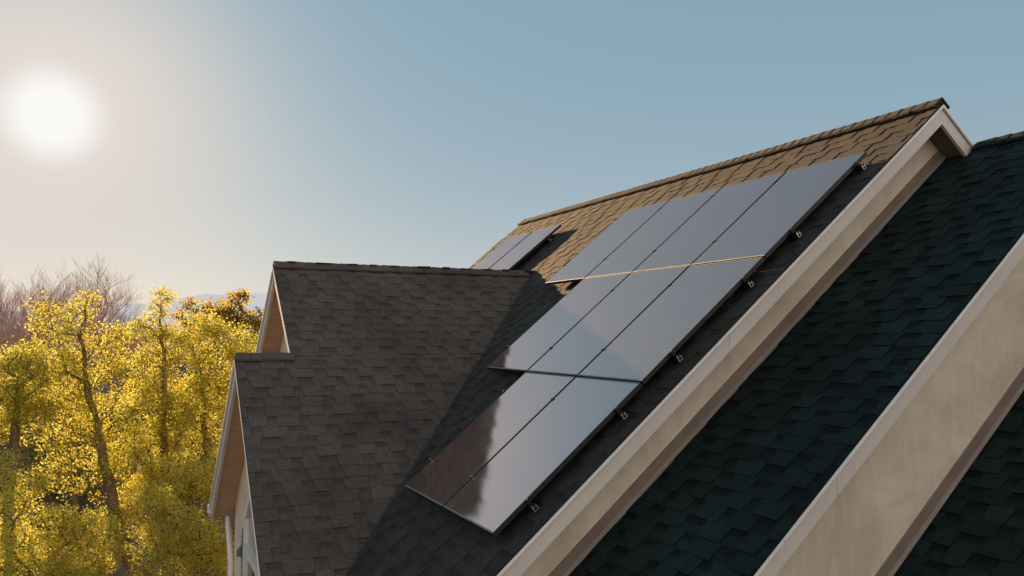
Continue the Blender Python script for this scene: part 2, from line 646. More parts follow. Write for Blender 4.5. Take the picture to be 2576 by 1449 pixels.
roof_main = slope_left(XR1, ZR1, -4.72, Y0, YL, 11, 'roof', M['shingle'], 'brown shingle slope under the solar panels')
roof_mid = slope_left(XR2, ZR2, -4.40, Y1, YW0 - 0.002, 12, 'roof', M['shingle_shade'], 'dark middle roof strip between the two tan wall strips')
roof_low = slope_left(XR3, ZR3, -2.60, YE, YW1 - 0.002, 13, 'roof', M['shingle_shade'], 'lowest dark roof at the right edge')
slope_right(XR1, ZR1, 6.2, Y0, YL, 'roof', M['shingle_shade'])
slope_right(XR2 + 0.004, ZR2 - 0.004, 6.2, Y1, Y0 - 0.004, 'roof', M['shingle_shade'])
slope_right(XR3 + 0.004, ZR3 - 0.004, 6.2, YE, Y1 - 0.004, 'roof', M['shingle_shade'])

dl, dr = Vector((-CO, 0, -SI)), Vector((CO, 0, -SI))
ridge_caps((XR1, Y0 - 0.01, ZR1 + 0.010), (XR1, YL, ZR1 + 0.010), dl, dr, 0.130, 3, lift=0.022).build('ridge_cap', M['shingle'], roof_main)
ridge_caps((XR2, Y1 - 0.01, ZR2 + 0.024), (XR2, Y0, ZR2 + 0.024), dl, dr, 0.125, 4).build('ridge_cap', M['shingle_shade'], roof_mid)

# dormer (cross gable) in two steps
YD1, ZD1 = 5.32, -0.79           # upper ridge
XD1 = -4.46
YD2, ZD2 = 3.93, -1.925          # lower ridge
XD2 = -5.06
UPD = Vector((0, CO, SI))        # up the slope facing the camera
UPE = Vector((0, -CO, SI))
ZE = -3.97                       # eaves


def xmain(zz): return (zz - Q0) / TT


# camera-side slope: lower part reaches out to XD2, upper part to XD1; it runs in past the valley under the main roof
Ld = (ZD1 - ZE) / SI
Lm = (ZD1 - ZD2) / SI
od = Vector((0, YD1, ZD1)) - Vector((0, -SI, CO)) * SH
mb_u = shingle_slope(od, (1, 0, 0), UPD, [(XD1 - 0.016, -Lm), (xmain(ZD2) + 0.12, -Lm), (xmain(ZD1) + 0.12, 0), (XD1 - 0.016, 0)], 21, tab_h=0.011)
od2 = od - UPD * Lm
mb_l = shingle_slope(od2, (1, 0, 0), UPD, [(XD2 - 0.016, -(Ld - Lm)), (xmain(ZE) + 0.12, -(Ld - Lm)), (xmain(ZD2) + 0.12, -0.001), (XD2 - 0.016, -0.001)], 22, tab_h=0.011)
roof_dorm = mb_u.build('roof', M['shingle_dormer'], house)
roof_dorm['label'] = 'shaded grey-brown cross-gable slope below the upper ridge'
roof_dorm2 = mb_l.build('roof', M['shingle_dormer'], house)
roof_dorm2['label'] = 'shaded grey-brown cross-gable slope of the lower gable'
# far slopes
YFE = 8.0
oe = Vector((0, YD1, ZD1)) - Vector((0, SI, CO)) * SH
Lf = (YFE - YD1) / CO
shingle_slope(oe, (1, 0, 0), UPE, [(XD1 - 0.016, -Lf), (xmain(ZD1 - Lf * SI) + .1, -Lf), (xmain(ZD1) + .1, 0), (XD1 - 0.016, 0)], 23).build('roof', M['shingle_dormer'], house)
oe2 = Vector((0, YD2, ZD2)) - Vector((0, SI, CO)) * SH
YF2 = 6.45
Lf2 = (YF2 - YD2) / CO
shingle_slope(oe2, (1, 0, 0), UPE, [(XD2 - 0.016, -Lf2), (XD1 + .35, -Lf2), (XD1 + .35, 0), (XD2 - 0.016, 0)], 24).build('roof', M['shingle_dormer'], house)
da, db = Vector((0, -CO, -SI)), Vector((0, CO, -SI))
ridge_caps((XD1 - 0.01, YD1, ZD1 + 0.022), (xmain(ZD1) + 0.02, YD1, ZD1 + 0.022), da, db, 0.125, 5).build('ridge_cap', M['shingle_dormer'], roof_dorm)
ridge_caps((XD2 - 0.01, YD2, ZD2 + 0.020), (XD1 + 0.03, YD2, ZD2 + 0.020), da, db, 0.11, 6).build('ridge_cap', M['shingle_dormer'], roof_dorm2)


# rakes on the stepped gables (planes of constant y, facing the camera)
def rake_left(y, q, xr, zr, x_eave, joints, right_end=None, zq=None):
    """drip edge and fascia board along a camera-facing gable edge, with joints between boards"""
    dmb, fmb = MB(), MB()
    cuts = [x_eave] + joints[0] + [xr]
    for a, b in zip(cuts[:-1], cuts[1:]):
        a2, b2 = a + 0.003, b - (0.003 if b != xr else 0)
        dmb.prism([(a2, y - 0.024, TT * a2 + q - 0.028), (b2, y - 0.024, TT * b2 + q - 0.028), (b2, y - 0.024, TT * b2 + q - 0.056), (a2, y - 0.024, TT * a2 + q - 0.056)], (0, 0.022, 0))
    cuts = [x_eave] + joints[1] + [xr]
    for a, b in zip(cuts[:-1], cuts[1:]):
        a2, b2 = a + 0.002, b - (0.002 if b != xr else 0)
        fmb.prism([(a2, y, TT * a2 + q - 0.064), (b2, y, TT * b2 + q - 0.064), (b2, y, TT * b2 + q - 0.212), (a2, y, TT * a2 + q - 0.212)], (0, 0.032, 0))
    if right_end:
        x1 = right_end
        q_ = zr + TT * xr
        dmb.prism([(xr, y - 0.024, zr - 0.028), (x1, y - 0.024, q_ - TT * x1 - 0.028), (x1, y - 0.024, q_ - TT * x1 - 0.056), (xr, y - 0.024, zr - 0.056)], (0, 0.022, 0))
        fmb.prism([(xr, y, zr - 0.064), (x1, y, q_ - TT * x1 - 0.064), (x1, y, q_ - TT * x1 - 0.212), (xr, y, zr - 0.212)], (0, 0.032, 0))
    f = fmb.build('fascia', M['white'], house)
    dmb.build('drip_edge', M['drip'], f)
    return f


f1 = rake_left(Y0, Q0, XR1, ZR1, -4.85, ([-1.955, 0.276], [-1.794]), 1.55)
f1['label'] = 'beige fascia board on the edge of the panelled roof'
f2 = rake_left(Y1, Q1, XR2, ZR2, -4.40, ([-0.831], [-1.978]), 2.0)
f2['label'] = 'beige fascia board on the edge of the dark middle roof'
f3 = rake_left(YE, Q2, XR3, ZR3, -2.60, ([], []), 3.2)
# soffits under the rakes
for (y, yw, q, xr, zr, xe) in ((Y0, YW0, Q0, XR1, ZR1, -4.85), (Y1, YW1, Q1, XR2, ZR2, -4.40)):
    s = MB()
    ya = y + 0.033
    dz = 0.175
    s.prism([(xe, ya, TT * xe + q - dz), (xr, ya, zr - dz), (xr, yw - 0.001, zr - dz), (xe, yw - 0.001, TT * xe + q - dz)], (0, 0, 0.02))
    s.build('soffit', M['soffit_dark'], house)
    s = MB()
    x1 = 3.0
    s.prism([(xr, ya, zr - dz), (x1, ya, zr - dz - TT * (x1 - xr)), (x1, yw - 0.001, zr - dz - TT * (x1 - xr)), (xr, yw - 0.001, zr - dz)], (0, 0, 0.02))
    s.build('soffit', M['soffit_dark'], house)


# stepped gable walls (solid blocks of the house body)
def gable_block(ya, yb, q, xr, zr, xl, name='wall'):
    dz = 0.155
    xrr = 5.8
    qr = zr + TT * xr
    mb = MB()
    mb.prism([(xl, ya, GZ), (xrr, ya, GZ), (xrr, ya, qr - TT * xrr - dz), (xr, ya, zr - dz), (xl, ya, TT * xl + q - dz)], (0, yb - ya, 0))
    return mb.build(name, M['stucco'], house)


w1 = gable_block(YW0, YL - 0.25, Q0, XR1, ZR1, -4.35)
w1['label'] = 'narrow tan stucco wall strip under the panelled roof edge'
w2 = gable_block(YW1, YW0 - 0.01, Q1, XR2, ZR2, -3.9)
w2['label'] = 'wide tan stucco wall strip between middle and lowest roofs'
w3 = gable_block(YE + 0.25, YW1 - 0.01, Q2, XR3, ZR3, -2.1)

# kick-out flashing where a lower roof meets the wall above it
for yw, q, xa, xb, w in ((YW0, Q1, -4.3, 1.22, w1), (YW1, Q2, -2.55, 1.7, w2)):
    mb = MB()
    mb.prism([(xa, yw - 0.010, TT * xa + q + 0.140), (xb, yw - 0.010, TT * xb + q + 0.140), (xb, yw - 0.010, TT * xb + q - 0.02), (xa, yw - 0.010, TT * xa + q - 0.02)], (0, 0.0085, 0))
    mb.prism([(xa, yw - 0.016, TT * xa + q + 0.150), (xb, yw - 0.016, TT * xb + q + 0.150), (xb, yw - 0.016, TT * xb + q + 0.141), (xa, yw - 0.016, TT * xa + q + 0.141)], (0, 0.015, 0))
    # the lip that turns out onto the shingles
    mb.prism([(xa, yw - 0.011, TT * xa + q + 0.048), (xb, yw - 0.011, TT * xb + q + 0.048), (xb, yw - 0.030, TT * xb + q + 0.014), (xa, yw - 0.030, TT * xa + q + 0.014)], (0, -0.002, 0.003))
    fl = mb.build('flashing', M['flash'], house)

# dormer gables (planes of constant x)
for (x, yr, zr, yl, yrr, zc, xw) in ((XD1, YD1, ZD1, YFE, 3.96, 0, -4.18), (XD2, YD2, ZD2, YF2, 1.42, 0, -4.77)):
    zl = zr - TT * (yl - yr)
    zrr = zr - TT * (yr - yrr)
    fm, dm, sm = MB(), MB(), MB()
    for (ye, zz) in ((yl, zl), (yrr, zrr)):
        dm.prism([(x - 0.022, yr, zr - 0.028), (x - 0.022, ye, zz - 0.028), (x - 0.022, ye, zz - 0.056), (x - 0.022, yr, zr - 0.056)], (0.020, 0, 0))
        fm.prism([(x, yr, zr - 0.060), (x, ye, zz - 0.060), (x, ye, zz - 0.215), (x, yr, zr - 0.215)], (0.035, 0, 0))
    f = fm.build('fascia', M['white'], house)
    dm.build('drip_edge', M['drip'], f)
    # boarded soffits: planks with open joints
    for sgn, ye in ((1, yl), (-1, yrr)):
        sm = MB()
        n = max(3, int(abs(ye - yr) / 0.30))
        for i in range(n):
            a = yr + (ye - yr) * i / n
            b = yr + (ye - yr) * (i + 1) / n - 0.006 * sgn
            za, zb = zr - TT * abs(a - yr) - 0.175, zr - TT * abs(b - yr) - 0.175
            sm.prism([(x + 0.036, a, za), (x + 0.036, b, zb), (xw - 0.001, b, zb), (xw - 0.001, a, za)], (0, 0, 0.018))
        sm.build('soffit', M['soffit'], house)
    # gable wall and body
    wl = yl - 0.24
    wr = yrr + 0.45 if x == XD2 else yrr + 0.02
    zlo = GZ if x == XD2 else ZD2 - 1.6
    wb = MB()
    back = xmain(zr) + 0.5 if x == XD1 else -3.9
    wb.prism([(xw, wl, zlo), (xw, wl, zr - TT * (wl - yr) - 0.156), (xw, yr, zr - 0.156), (xw, wr, zr - TT * (yr - wr) - 0.156), (xw, wr, zlo)], (back - xw, 0, 0))
    wd = wb.build('wall', M['stucco_pale'] if 'stucco_pale' in M else M['stucco'], house)
    if x == XD2:
        low_wall = wd
        # gutter on the far side
        g = MB()
        g.prism([(x - 0.03, yl + 0.005, zl - 0.01), (x - 0.03, yl + 0.12, zl - 0.01), (x - 0.03, yl + 0.10, zl - 0.12), (x - 0.03, yl + 0.005, zl - 0.12)], (1.6, 0, 0))
        g.build('gutter', M['pvc'], house, bevel=0.004)
        dsp = MB()
        pts = [(xw - 0.06, yl + 0.05, zl - 0.12), (xw - 0.06, yl + 0.02, zl - 0.25), (xw - 0.05, wl + 0.10, zl - 0.50), (xw - 0.04, wl + 0.05, zl - 0.75), (xw - 0.04, wl + 0.05, GZ)]
        dsp.tube(pts, [0.038] * 5, 8)
        dsp.build('downspout', M['pvc'], house, smooth=True)

# peaked gable window, shutter and wall lamp on the lower gable wall
xw = -4.77
win = MB()
yc = YD2
hw = 0.95
zt = lambda y: -3.10 - 0.78 * abs(y - yc)
t_ = 0.09
zb_ = -5.6
zm = -4.13


def wbar(mb, pts, x=xw, depth=0.06): mb.prism([(x - 0.001, a, b) for a, b in pts], (-depth, 0, 0))


for s in (1, -1):
    a, b = yc + s * hw, yc + s * (hw - t_)
    wbar(win, [(a, zb_), (b, zb_), (b, zt(b) - t_), (a, zt(a))])
    wbar(win, [(a, zt(a)), (b, zt(b) - t_), (yc, zt(yc) - t_ * 1.3), (yc, zt(yc))], depth=0.058)
wbar(win, [(yc + hw - t_ - .001, zm), (yc - hw + t_ + .001, zm), (yc - hw + t_ + .001, zm - 0.10), (yc + hw - t_ - .001, zm - 0.10)], depth=0.070)
wbar(win, [(yc + hw - t_ - .001, zb_), (yc - hw + t_ + .001, zb_), (yc - hw + t_ + .001, zb_ + 0.09), (yc + hw - t_ - .001, zb_ + 0.09)], depth=0.064)
wbar(win, [(yc + 0.03, zm - .101), (yc - 0.03, zm - .101), (yc - 0.03, zb_ + .091), (yc + 0.03, zb_ + .091)], depth=0.05)
w_o = win.build('window', M['pvc'], house)
pn = MB()
wbar(pn, [(yc + hw - t_, zm - .1), (yc - hw + t_, zm - .1), (yc - hw + t_, zb_ + .09), (yc + hw - t_, zb_ + .09)], depth=0.012)
pn.build('pane', M['pane'], w_o)
pn = MB()
yy = hw - t_
wbar(pn, [(yc + yy, zm), (yc - yy, zm), (yc - yy, zt(yc - yy) - t_), (yc, zt(yc) - t_ * 1.3), (yc + yy, zt(yc + yy) - t_)], depth=0.014)
pn.build('pane', M['pane_light'], w_o)
sh = MB()
wbar(sh, [(5.08, -4.08), (5.30, -4.08), (5.30, -5.6), (5.08, -5.6)], depth=0.02)
for k in range(22):
    zz = -4.16 - k * 0.062
    sh.box((xw - 0.024, 5.19, zz), (0.006, 0, 0.010), (0, 0.08, 0), (0.002, 0, -0.016))
sh.build('shutter', M['navy'], house)
lm = MB()
lm.abox((xw - 0.012, 5.41, -4.47), (xw - 0.001, 5.49, -4.31))
lm.prism([(xw - 0.013, 5.42, -4.33), (xw - 0.060, 5.42, -4.37), (xw - 0.060, 5.42, -4.45), (xw - 0.013, 5.42, -4.45)], (0, 0.06, 0))
lm.build('wall_lamp', M['bronze'], house)


# ------------------------------------------------------------------ solar panels
NRM = Vector((-SI, 0, CO))
PW, PH = 0.985, 1.6125           # module, a little under the 1.0 x 1.629 pitch
PITCHY, PITCHV = 1.0, 1.629


def on_plane(v, y, dn=0.0):
    """v metres down the slope from the top edge of the big array, y along the ridge, dn below the glass"""
    return Vector((-v * CO, y, -v * SI)) - NRM * dn


def make_panel():
    root = bpy.data.objects.new('solar_panel', None)
    root.empty_display_size = 0.2
    col.objects.link(root)
    fr = bmesh.new()
    lip, th = 0.011, 0.036

    def ring(x0, y0, x1, y1, zz): return [fr.verts.new(p) for p in ((x0, y0, zz), (x1, y0, zz), (x1, y1, zz), (x0, y1, zz))]
    a, b = PW / 2, PH / 2
    c = 0.0022
    rs = [ring(-a + 0.03, -b + 0.03, a - 0.03, b - 0.03, -th), ring(-a, -b, a, b, -th), ring(-a, -b, a, b, -c), ring(-a + c, -b + c, a - c, b - c, 0.0),
          ring(-a + 0.007, -b + 0.014, a - 0.007, b - 0.014, 0.0), ring(-a + 0.007, -b + 0.014, a - 0.007, b - 0.014, -0.006)]
    for r0, r1 in zip(rs[:-1], rs[1:]):
        for k in range(4):
            fr.faces.new((r0[k], r0[(k + 1) % 4], r1[(k + 1) % 4], r1[k]))
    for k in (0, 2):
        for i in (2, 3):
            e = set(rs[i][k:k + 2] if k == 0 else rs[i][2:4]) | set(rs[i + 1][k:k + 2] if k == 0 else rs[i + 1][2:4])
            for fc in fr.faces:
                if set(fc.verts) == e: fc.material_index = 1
    fr.faces.new(rs[0][::-1])
    bmesh.ops.recalc_face_normals(fr, faces=fr.faces[:])
    me = bpy.data.meshes.new('frame')
    fr.to_mesh(me)
    fr.free()
    me.materials.append(M['frame'])
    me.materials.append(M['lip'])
    f = bpy.data.objects.new('frame', me)
    col.objects.link(f)
    f.parent = root
    g = MB()
    q, q2 = 0.0065, 0.0135
    g.face([(-a + q, -b + q2, -0.0016), (a - q, -b + q2, -0.0016), (a - q, b - q2, -0.0016), (-a + q, b - q2, -0.0016)])
    gm = g.mesh('glass')
    gm.materials.append(M['glass'])
    go = bpy.data.objects.new('glass', gm)
    col.objects.link(go)
    go.parent = root
    return root


def copy_tree(o, parent=None):
    c = o.copy()
    col.objects.link(c)
    c.parent = parent
    for ch in [x for x in o.children]:
        copy_tree(ch, c)
    return c


PROT = Matrix(((0, CO, -SI), (-1, 0, 0), (0, SI, CO))).to_4x4()   # x along -ridge, y up the slope
panel0 = make_panel()
used = [False]


def place_panel(y, v, label, group, tilt):
    o = panel0 if not used[0] else copy_tree(panel0)
    used[0] = True
    o.matrix_world = Matrix.Translation(on_plane(v, y)) @ PROT @ Matrix.Rotation(tilt[0], 4, 'X') @ Matrix.Rotation(tilt[1], 4, 'Y')
    tag(o, label, 'solar panel', group)


rng = random.Random(5)
G1 = 'black solar panels of the large stepped array'
names = {
    (0, 0): 'far left solar panel of the four in the top row, nearest the dormer ridge',
    (0, 1): 'second solar panel from the left in the top row of four',
    (0, 2): 'third solar panel from the left in the top row of four',
    (0, 3): 'top row solar panel beside the roof edge, under the gable peak',
    (1, 1): 'left solar panel of the three in the middle row, with a shadow corner across it',
    (1, 2): 'middle solar panel of the middle row of three, crossed by the slanting shadow edge',
    (1, 3): 'right solar panel of the middle row, dusty and sunlit beside the roof edge',
    (2, 2): 'left solar panel of the bottom row, mostly black with a dark roof reflection',
    (2, 3): 'lowest right solar panel of the bottom row, reflecting pale sky',
}
for (r, c), lab in names.items():
    place_panel((3 - c + 0.5) * PITCHY, (r + 0.5) * PITCHV, lab, G1, (rng.uniform(-.0015, .0015), rng.uniform(-.0015, .0015)))
G2 = 'pair of solar panels behind the dormer ridge'
SV = -0.12
SY = 5.98
place_panel(SY + 0.5, SV + PITCHV / 2, 'small distant pair of solar panels, the right one casting a dark shadow on brown shingles', G2, (0.001, -0.001))
place_panel(SY + 1.53, SV + PITCHV / 2, 'small distant pair of solar panels, the left one beside the far roof edge', G2, (-0.001, 0.001))


# rails with feet, end profile and clamps
def make_rail(v, ya, yb, clamps, ends, label, group):
    root = empty('mounting_rail', on_plane(v, (ya + yb) / 2, 0.12))
    tag(root, label, 'mounting rail', group)
    mb = MB()
    # open profile: a hollow bar 36 x 50 mm with a slot on top
    uv = Vector((CO, 0, SI))

    def prof_box(mb_, a, b, c, d_, y0, y1):   # a..b along slope, c..d_ below glass
        p = lambda s, dn: on_plane(v, y0, dn) + uv * s
        mb_.prism([p(a, c), p(b, c), p(b, d_), p(a, d_)], (0, y1 - y0, 0))
    for (a, b, c, d_) in ((-.018, -.015, .036, .084), (.015, .018, .036, .084), (-.0148, .0148, .081, .084), (-.0148, -.005, .036, .039), (.005, .0148, .036, .039), (-.0148, .0148, .055, .057)):
        prof_box(mb, a, b, c, d_, ya, yb)
    mb.build('bar', M['rail'], root)
    # bright cut end: the same profile in bare metal, a hair proud of the bar
    for ye, sgn in ends:
        e = MB()
        for (a, b, c, d_) in ((-.020, -.014, .035, .085), (.014, .020, .045, .085), (-.0138, .0138, .080, .085), (-.0138, -.004, .035, .040), (-.0138, .0138, .054, .058)):
            prof_box(e, a, b, c, d_, ye, ye + sgn * 0.006)
        e.build('rail_end', M['alu'], root)
    n = max(2, int((yb - ya) / 1.2) + 1)
    for k in range(n):
        yf = ya + 0.10 + (yb - ya - 0.2) * k / (n - 1)
        ft = MB()
        p = on_plane(v, yf, 0.0) + uv * 0.022
        ft.box(p - NRM * 0.080, uv * 0.003, (0, 0.02, 0), NRM * 0.032)
        ft.box(p - NRM * 0.1125 + uv * 0.028, uv * 0.036, (0, 0.02, 0), NRM * 0.0035)
        ft.build('foot', M['rail'], root)
    for yc_, edge in clamps:
        cl = MB()
        p = on_plane(v, yc_, 0.0)
        bt = MB()
        if edge:
            cl.box(p + NRM * 0.003 + Vector((0, edge * 0.006, 0)), uv * 0.014, (0, 0.012, 0), NRM * 0.0025)
            cl.box(p - NRM * 0.018 + Vector((0, edge * 0.0165, 0)), uv * 0.014, (0, 0.0035, 0), NRM * 0.0182)
            q = p + Vector((0, edge * 0.010, 0))
        else:
            cl.box(p + NRM * 0.003, uv * 0.014, (0, 0.015, 0), NRM * 0.0025)
            q = p
        bt.tube([q + NRM * 0.0055, q + NRM * 0.016], [0.010, 0.009], 6)
        cb = cl.build('clamp', M['rail'], root)
        bt.build('bolt', M['alu'], cb)
    return root


GR = 'mounting rails under the large array'
rails = [(0.20, 0, 4.0, 'upper rail under the top panel row'), (1.244, 0, 4.0, 'lower rail under the top panel row'),
         (1.944, 0, 3.0, 'upper rail under the middle panel row'), (2.896, 0, 3.0, 'lower rail under the middle panel row'),
         (3.568, 0, 2.0, 'upper rail under the bottom panel row'), (4.542, 0, 2.0, 'lower rail under the bottom panel row')]
for v, ya, yb, lab in rails:
    ncl = [(ya - 0.002, -1)] + [(float(k), 0) for k in range(1, int(yb))] + [(yb + 0.002, 1)]
    make_rail(v, ya - 0.055, yb + 0.03, ncl, [(ya - 0.055, -1)], 'black aluminium ' + lab + ', its bright cut end showing', GR)
for k, v in enumerate((SV + 0.35, SV + 1.30)):
    make_rail(v, SY - 0.05, SY + 2.06, [(SY + 0.004, -1), (SY + 1.015, 0), (SY + 2.025, 1)], [(SY - 0.05, -1)],
              ('upper' if k == 0 else 'lower') + ' black rail under the small pair of solar panels behind the dormer', 'mounting rails under the small pair')


# ------------------------------------------------------------------ ground and hills
gm = MB()
rings = [0, 15, 40, 100, 300, 900, 2500, 7000]
seg = 48
for a, b in zip(rings[:-1], rings[1:]):
    for k in range(seg):
        t0, t1 = 2 * math.pi * k / seg, 2 * math.pi * (k + 1) / seg
        pts = [(a * math.cos(t0), a * math.sin(t0), GZ), (b * math.cos(t0), b * math.sin(t0), GZ), (b * math.cos(t1), b * math.sin(t1), GZ), (a * math.cos(t1), a * math.sin(t1), GZ)]
        gm.face(pts if a else pts[1:] + [(0, 0, GZ)][:0] + [pts[0]])
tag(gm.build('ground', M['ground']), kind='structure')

mt = MB()
rr = random.Random(9)
D = 3200.0
prof = [(-60, 60), (-30, 75), (-12, 84), (-6, 92), (-3.2, 100), (-1.0, 117), (0.8, 122), (3.5, 150), (5, 163), (5.6, 160), (8, 168), (10, 160), (13, 170), (18, 140), (26, 120), (40, 90), (70, 60)]


def hgt(az):
    for (a0, h0), (a1, h1) in zip(prof[:-1], prof[1:]):
        if a0 <= az <= a1:
            s = (az - a0) / (a1 - a0)
            s = s * s * (3 - 2 * s)
            return h0 + (h1 - h0) * s
    return 60
azs = [-60 + 130 * k / 260 for k in range(261)]
hs = [hgt(a) + 2.0 * math.sin(a * 3.3) + 1.2 * math.sin(a * 9.7 + 1) for a in azs]
for k in range(260):
    a0, a1 = R(azs[k]), R(azs[k + 1])
    q = lambda a, r, zz: (CAM.x + r * math.sin(a), CAM.y + r * math.cos(a), zz)
    for (r0, s0), (r1, s1) in zip(((D - 900, 0), (D - 450, .45)), ((D - 450, .45), (D, 1.0))):
        mt.face([q(a0, r0, GZ + hs[k] * s0), q(a1, r0, GZ + hs[k + 1] * s0), q(a1, r1, GZ + hs[k + 1] * s1), q(a0, r1, GZ + hs[k] * s1)])
    mt.face([q(a0, D, GZ + hs[k]), q(a1, D, GZ + hs[k + 1]), q(a1, D + 1500, GZ), q(a0, D + 1500, GZ)])
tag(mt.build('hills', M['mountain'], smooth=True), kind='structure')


# ------------------------------------------------------------------ trees
def leaves(name, centres, rads, per, size, mat, parent, seed, droop=0.2):
    r = np.random.default_rng(seed)
    n = len(centres) * per
    c = np.repeat(np.array(centres), per, axis=0)
    rad = np.repeat(np.array(rads), per)
    u = r.normal(size=(n, 3))
    u /= np.linalg.norm(u, axis=1)[:, None]
    rr_ = rad * r.uniform(0.15, 1.0, n) ** 0.6
    p = c + u * rr_[:, None] * np.array([1.0, 1.0, 0.85])
    # leaf faces: random quads, roughly facing outward from the tuft
    nn = u + r.normal(size=(n, 3)) * 0.8
    nn /= np.linalg.norm(nn, axis=1)[:, None]
    t = np.cross(nn, r.normal(size=(n, 3)))
    t /= np.linalg.norm(t, axis=1)[:, None]
    b = np.cross(nn, t)
    s = size * r.uniform(0.55, 1.25, n)[:, None]
    w = 0.72
    v = np.empty((n, 4, 3))
    v[:, 0] = p - t * s
    v[:, 1] = p + b * s * w
    v[:, 2] = p + t * s
    v[:, 3] = p - b * s * w
    v[:, 1] += nn * s * 0.25
    v[:, 3] += nn * s * 0.25
    me = bpy.data.meshes.new(name)
    me.vertices.add(n * 4)
    me.vertices.foreach_set('co', v.reshape(-1))
    me.loops.add(n * 4)
    me.loops.foreach_set('vertex_index', np.arange(n * 4, dtype=np.int32))
    me.polygons.add(n)
    me.polygons.foreach_set('loop_start', np.arange(0, n * 4, 4, dtype=np.int32))
    me.polygons.foreach_set('loop_total', np.full(n, 4, dtype=np.int32))
    a = me.attributes.new('tone', 'FLOAT', 'FACE')
    tone = np.clip(np.repeat(r.uniform(0.0, 1.0, len(centres)), per) + r.normal(0, 0.28, n), 0, 1)
    a.data.foreach_set('value', tone.astype(np.float32))
    me.update()
    me.validate()
    return link_mesh(name, me, mat, parent)


def grow(trunk, targets, seed, r0, tip=0.0075):
    """branch from the trunk to every target (greedy nearest node), radii by the pipe rule"""
    r = random.Random(seed)
    nodes = []
    par = []
    for i in range(len(trunk) - 1):
        n = 5
        for k in range(n):
            p = trunk[i].lerp(trunk[i + 1], k / n)
            p = p + Vector((r.gauss(0, 1), r.gauss(0, 1), 0)) * 0.02
            par.append(len(nodes) - 1)
            nodes.append(p)
    par.append(len(nodes) - 1)
    nodes.append(trunk[-1])
    base_n = len(nodes)
    arr = np.array([tuple(p) for p in nodes])
    tg = sorted(targets, key=lambda t: np.min(np.linalg.norm(arr - np.array(tuple(t)), axis=1)))
    for t in tg:
        A = np.array([tuple(p) for p in nodes])
        dv = np.array(tuple(t)) - A
        dist = np.linalg.norm(dv, axis=1)
        pen = np.where(dv[:, 2] < 0.15 * dist, 0.9, 0.0) * dist
        j = int(np.argmin(dist + pen))
        a = nodes[j]
        L = (t - a).length
        n = max(1, int(L / 0.35))
        prev = j
        mid = a.lerp(t, 0.5) + Vector((0, 0, 0.12 * L)) + Vector((r.gauss(0, .06), r.gauss(0, .06), 0)) * L
        for k in range(1, n + 1):
            s = k / n
            p = a * (1 - s) ** 2 + mid * 2 * s * (1 - s) + t * s * s
            nodes.append(p)
            par.append(prev)
            prev = len(nodes) - 1
    w = [0.0] * len(nodes)
    ch = [0] * len(nodes)
    for i in range(len(nodes) - 1, -1, -1):
        if w[i] == 0: w[i] = tip ** 1.75
        if par[i] >= 0: w[par[i]] += w[i]
    rad = [x ** (1 / 1.75) for x in w]
    k = r0 / rad[0]
    rad = [max(tip * 0.8, q * k if q * k > tip else tip) for q in rad]
    kids = [[] for _ in nodes]
    for i, p in enumerate(par):
        if p >= 0: kids[p].append(i)
    mb = MB()
    stack = [(0, None)]
    while stack:
        i, start = stack.pop()
        chain = [start, i] if start is not None else [i]
        while kids[chain[-1]]:
            ks = sorted(kids[chain[-1]], key=lambda q: -rad[q])
            for q in ks[1:]: stack.append((q, chain[-1]))
            chain.append(ks[0])
        rs = [rad[q] for q in chain]
        if start is not None: rs[0] = min(rs[0] * 0.8, rs[1] * 1.5)
        if len(chain) > 1:
            mb.tube([nodes[q] for q in chain], rs, 8 if max(rs) > 0.05 else (5 if max(rs) > .02 else 3), cap=False)
    return mb


def leafy_tree(name, trunk_px, depth, blobs, puffs, per, psize, lsize, mat, label, seed, group=None, r0=0.16, bark='bark', rad3=1.0):
    r = random.Random(seed)
    trunk = [at(x, y, depth) for x, y in trunk_px]
    base = trunk[0].copy()
    g = Vector((base.x, base.y, GZ - 0.05))
    trunk = [g] + [p for p in trunk if p.z > GZ + 0.3]
    root = empty(name, (g.x, g.y, GZ))
    tag(root, label, 'tree', group)
    tot = sum(b[2] * b[3] for b in blobs)
    cs = []
    for (x, y, rx, ry) in blobs:
        n = max(3, int(puffs * rx * ry / tot))
        for _ in range(n):
            while True:
                q = (r.uniform(-1, 1), r.uniform(-1, 1), r.uniform(-1, 1))
                l2 = q[0] ** 2 + q[1] ** 2 + q[2] ** 2
                if l2 < 1 and (l2 > 0.25 or r.random() < 0.4): break
            p = at(x + q[0] * rx, y + q[1] * ry, depth) + FW * (q[2] * (rx + ry) * 0.5 / F * depth * 1.3 * rad3)
            if p.z < GZ + 0.4: p.z = GZ + 0.4 + r.random() * 0.5
            # keep clear of the house
            if p.x > -5.35 and p.y < 9.2: p.x = -5.35 - r.random() * 0.6
            cs.append(p)
    mbt = grow(trunk, cs, seed, r0)
    mbt.build('trunk', M[bark], root, smooth=True)
    leaves('crown', [tuple(c) for c in cs], [psize * r.uniform(0.6, 1.25) for _ in cs], per, lsize, M[mat], root, seed + 1)
    return root


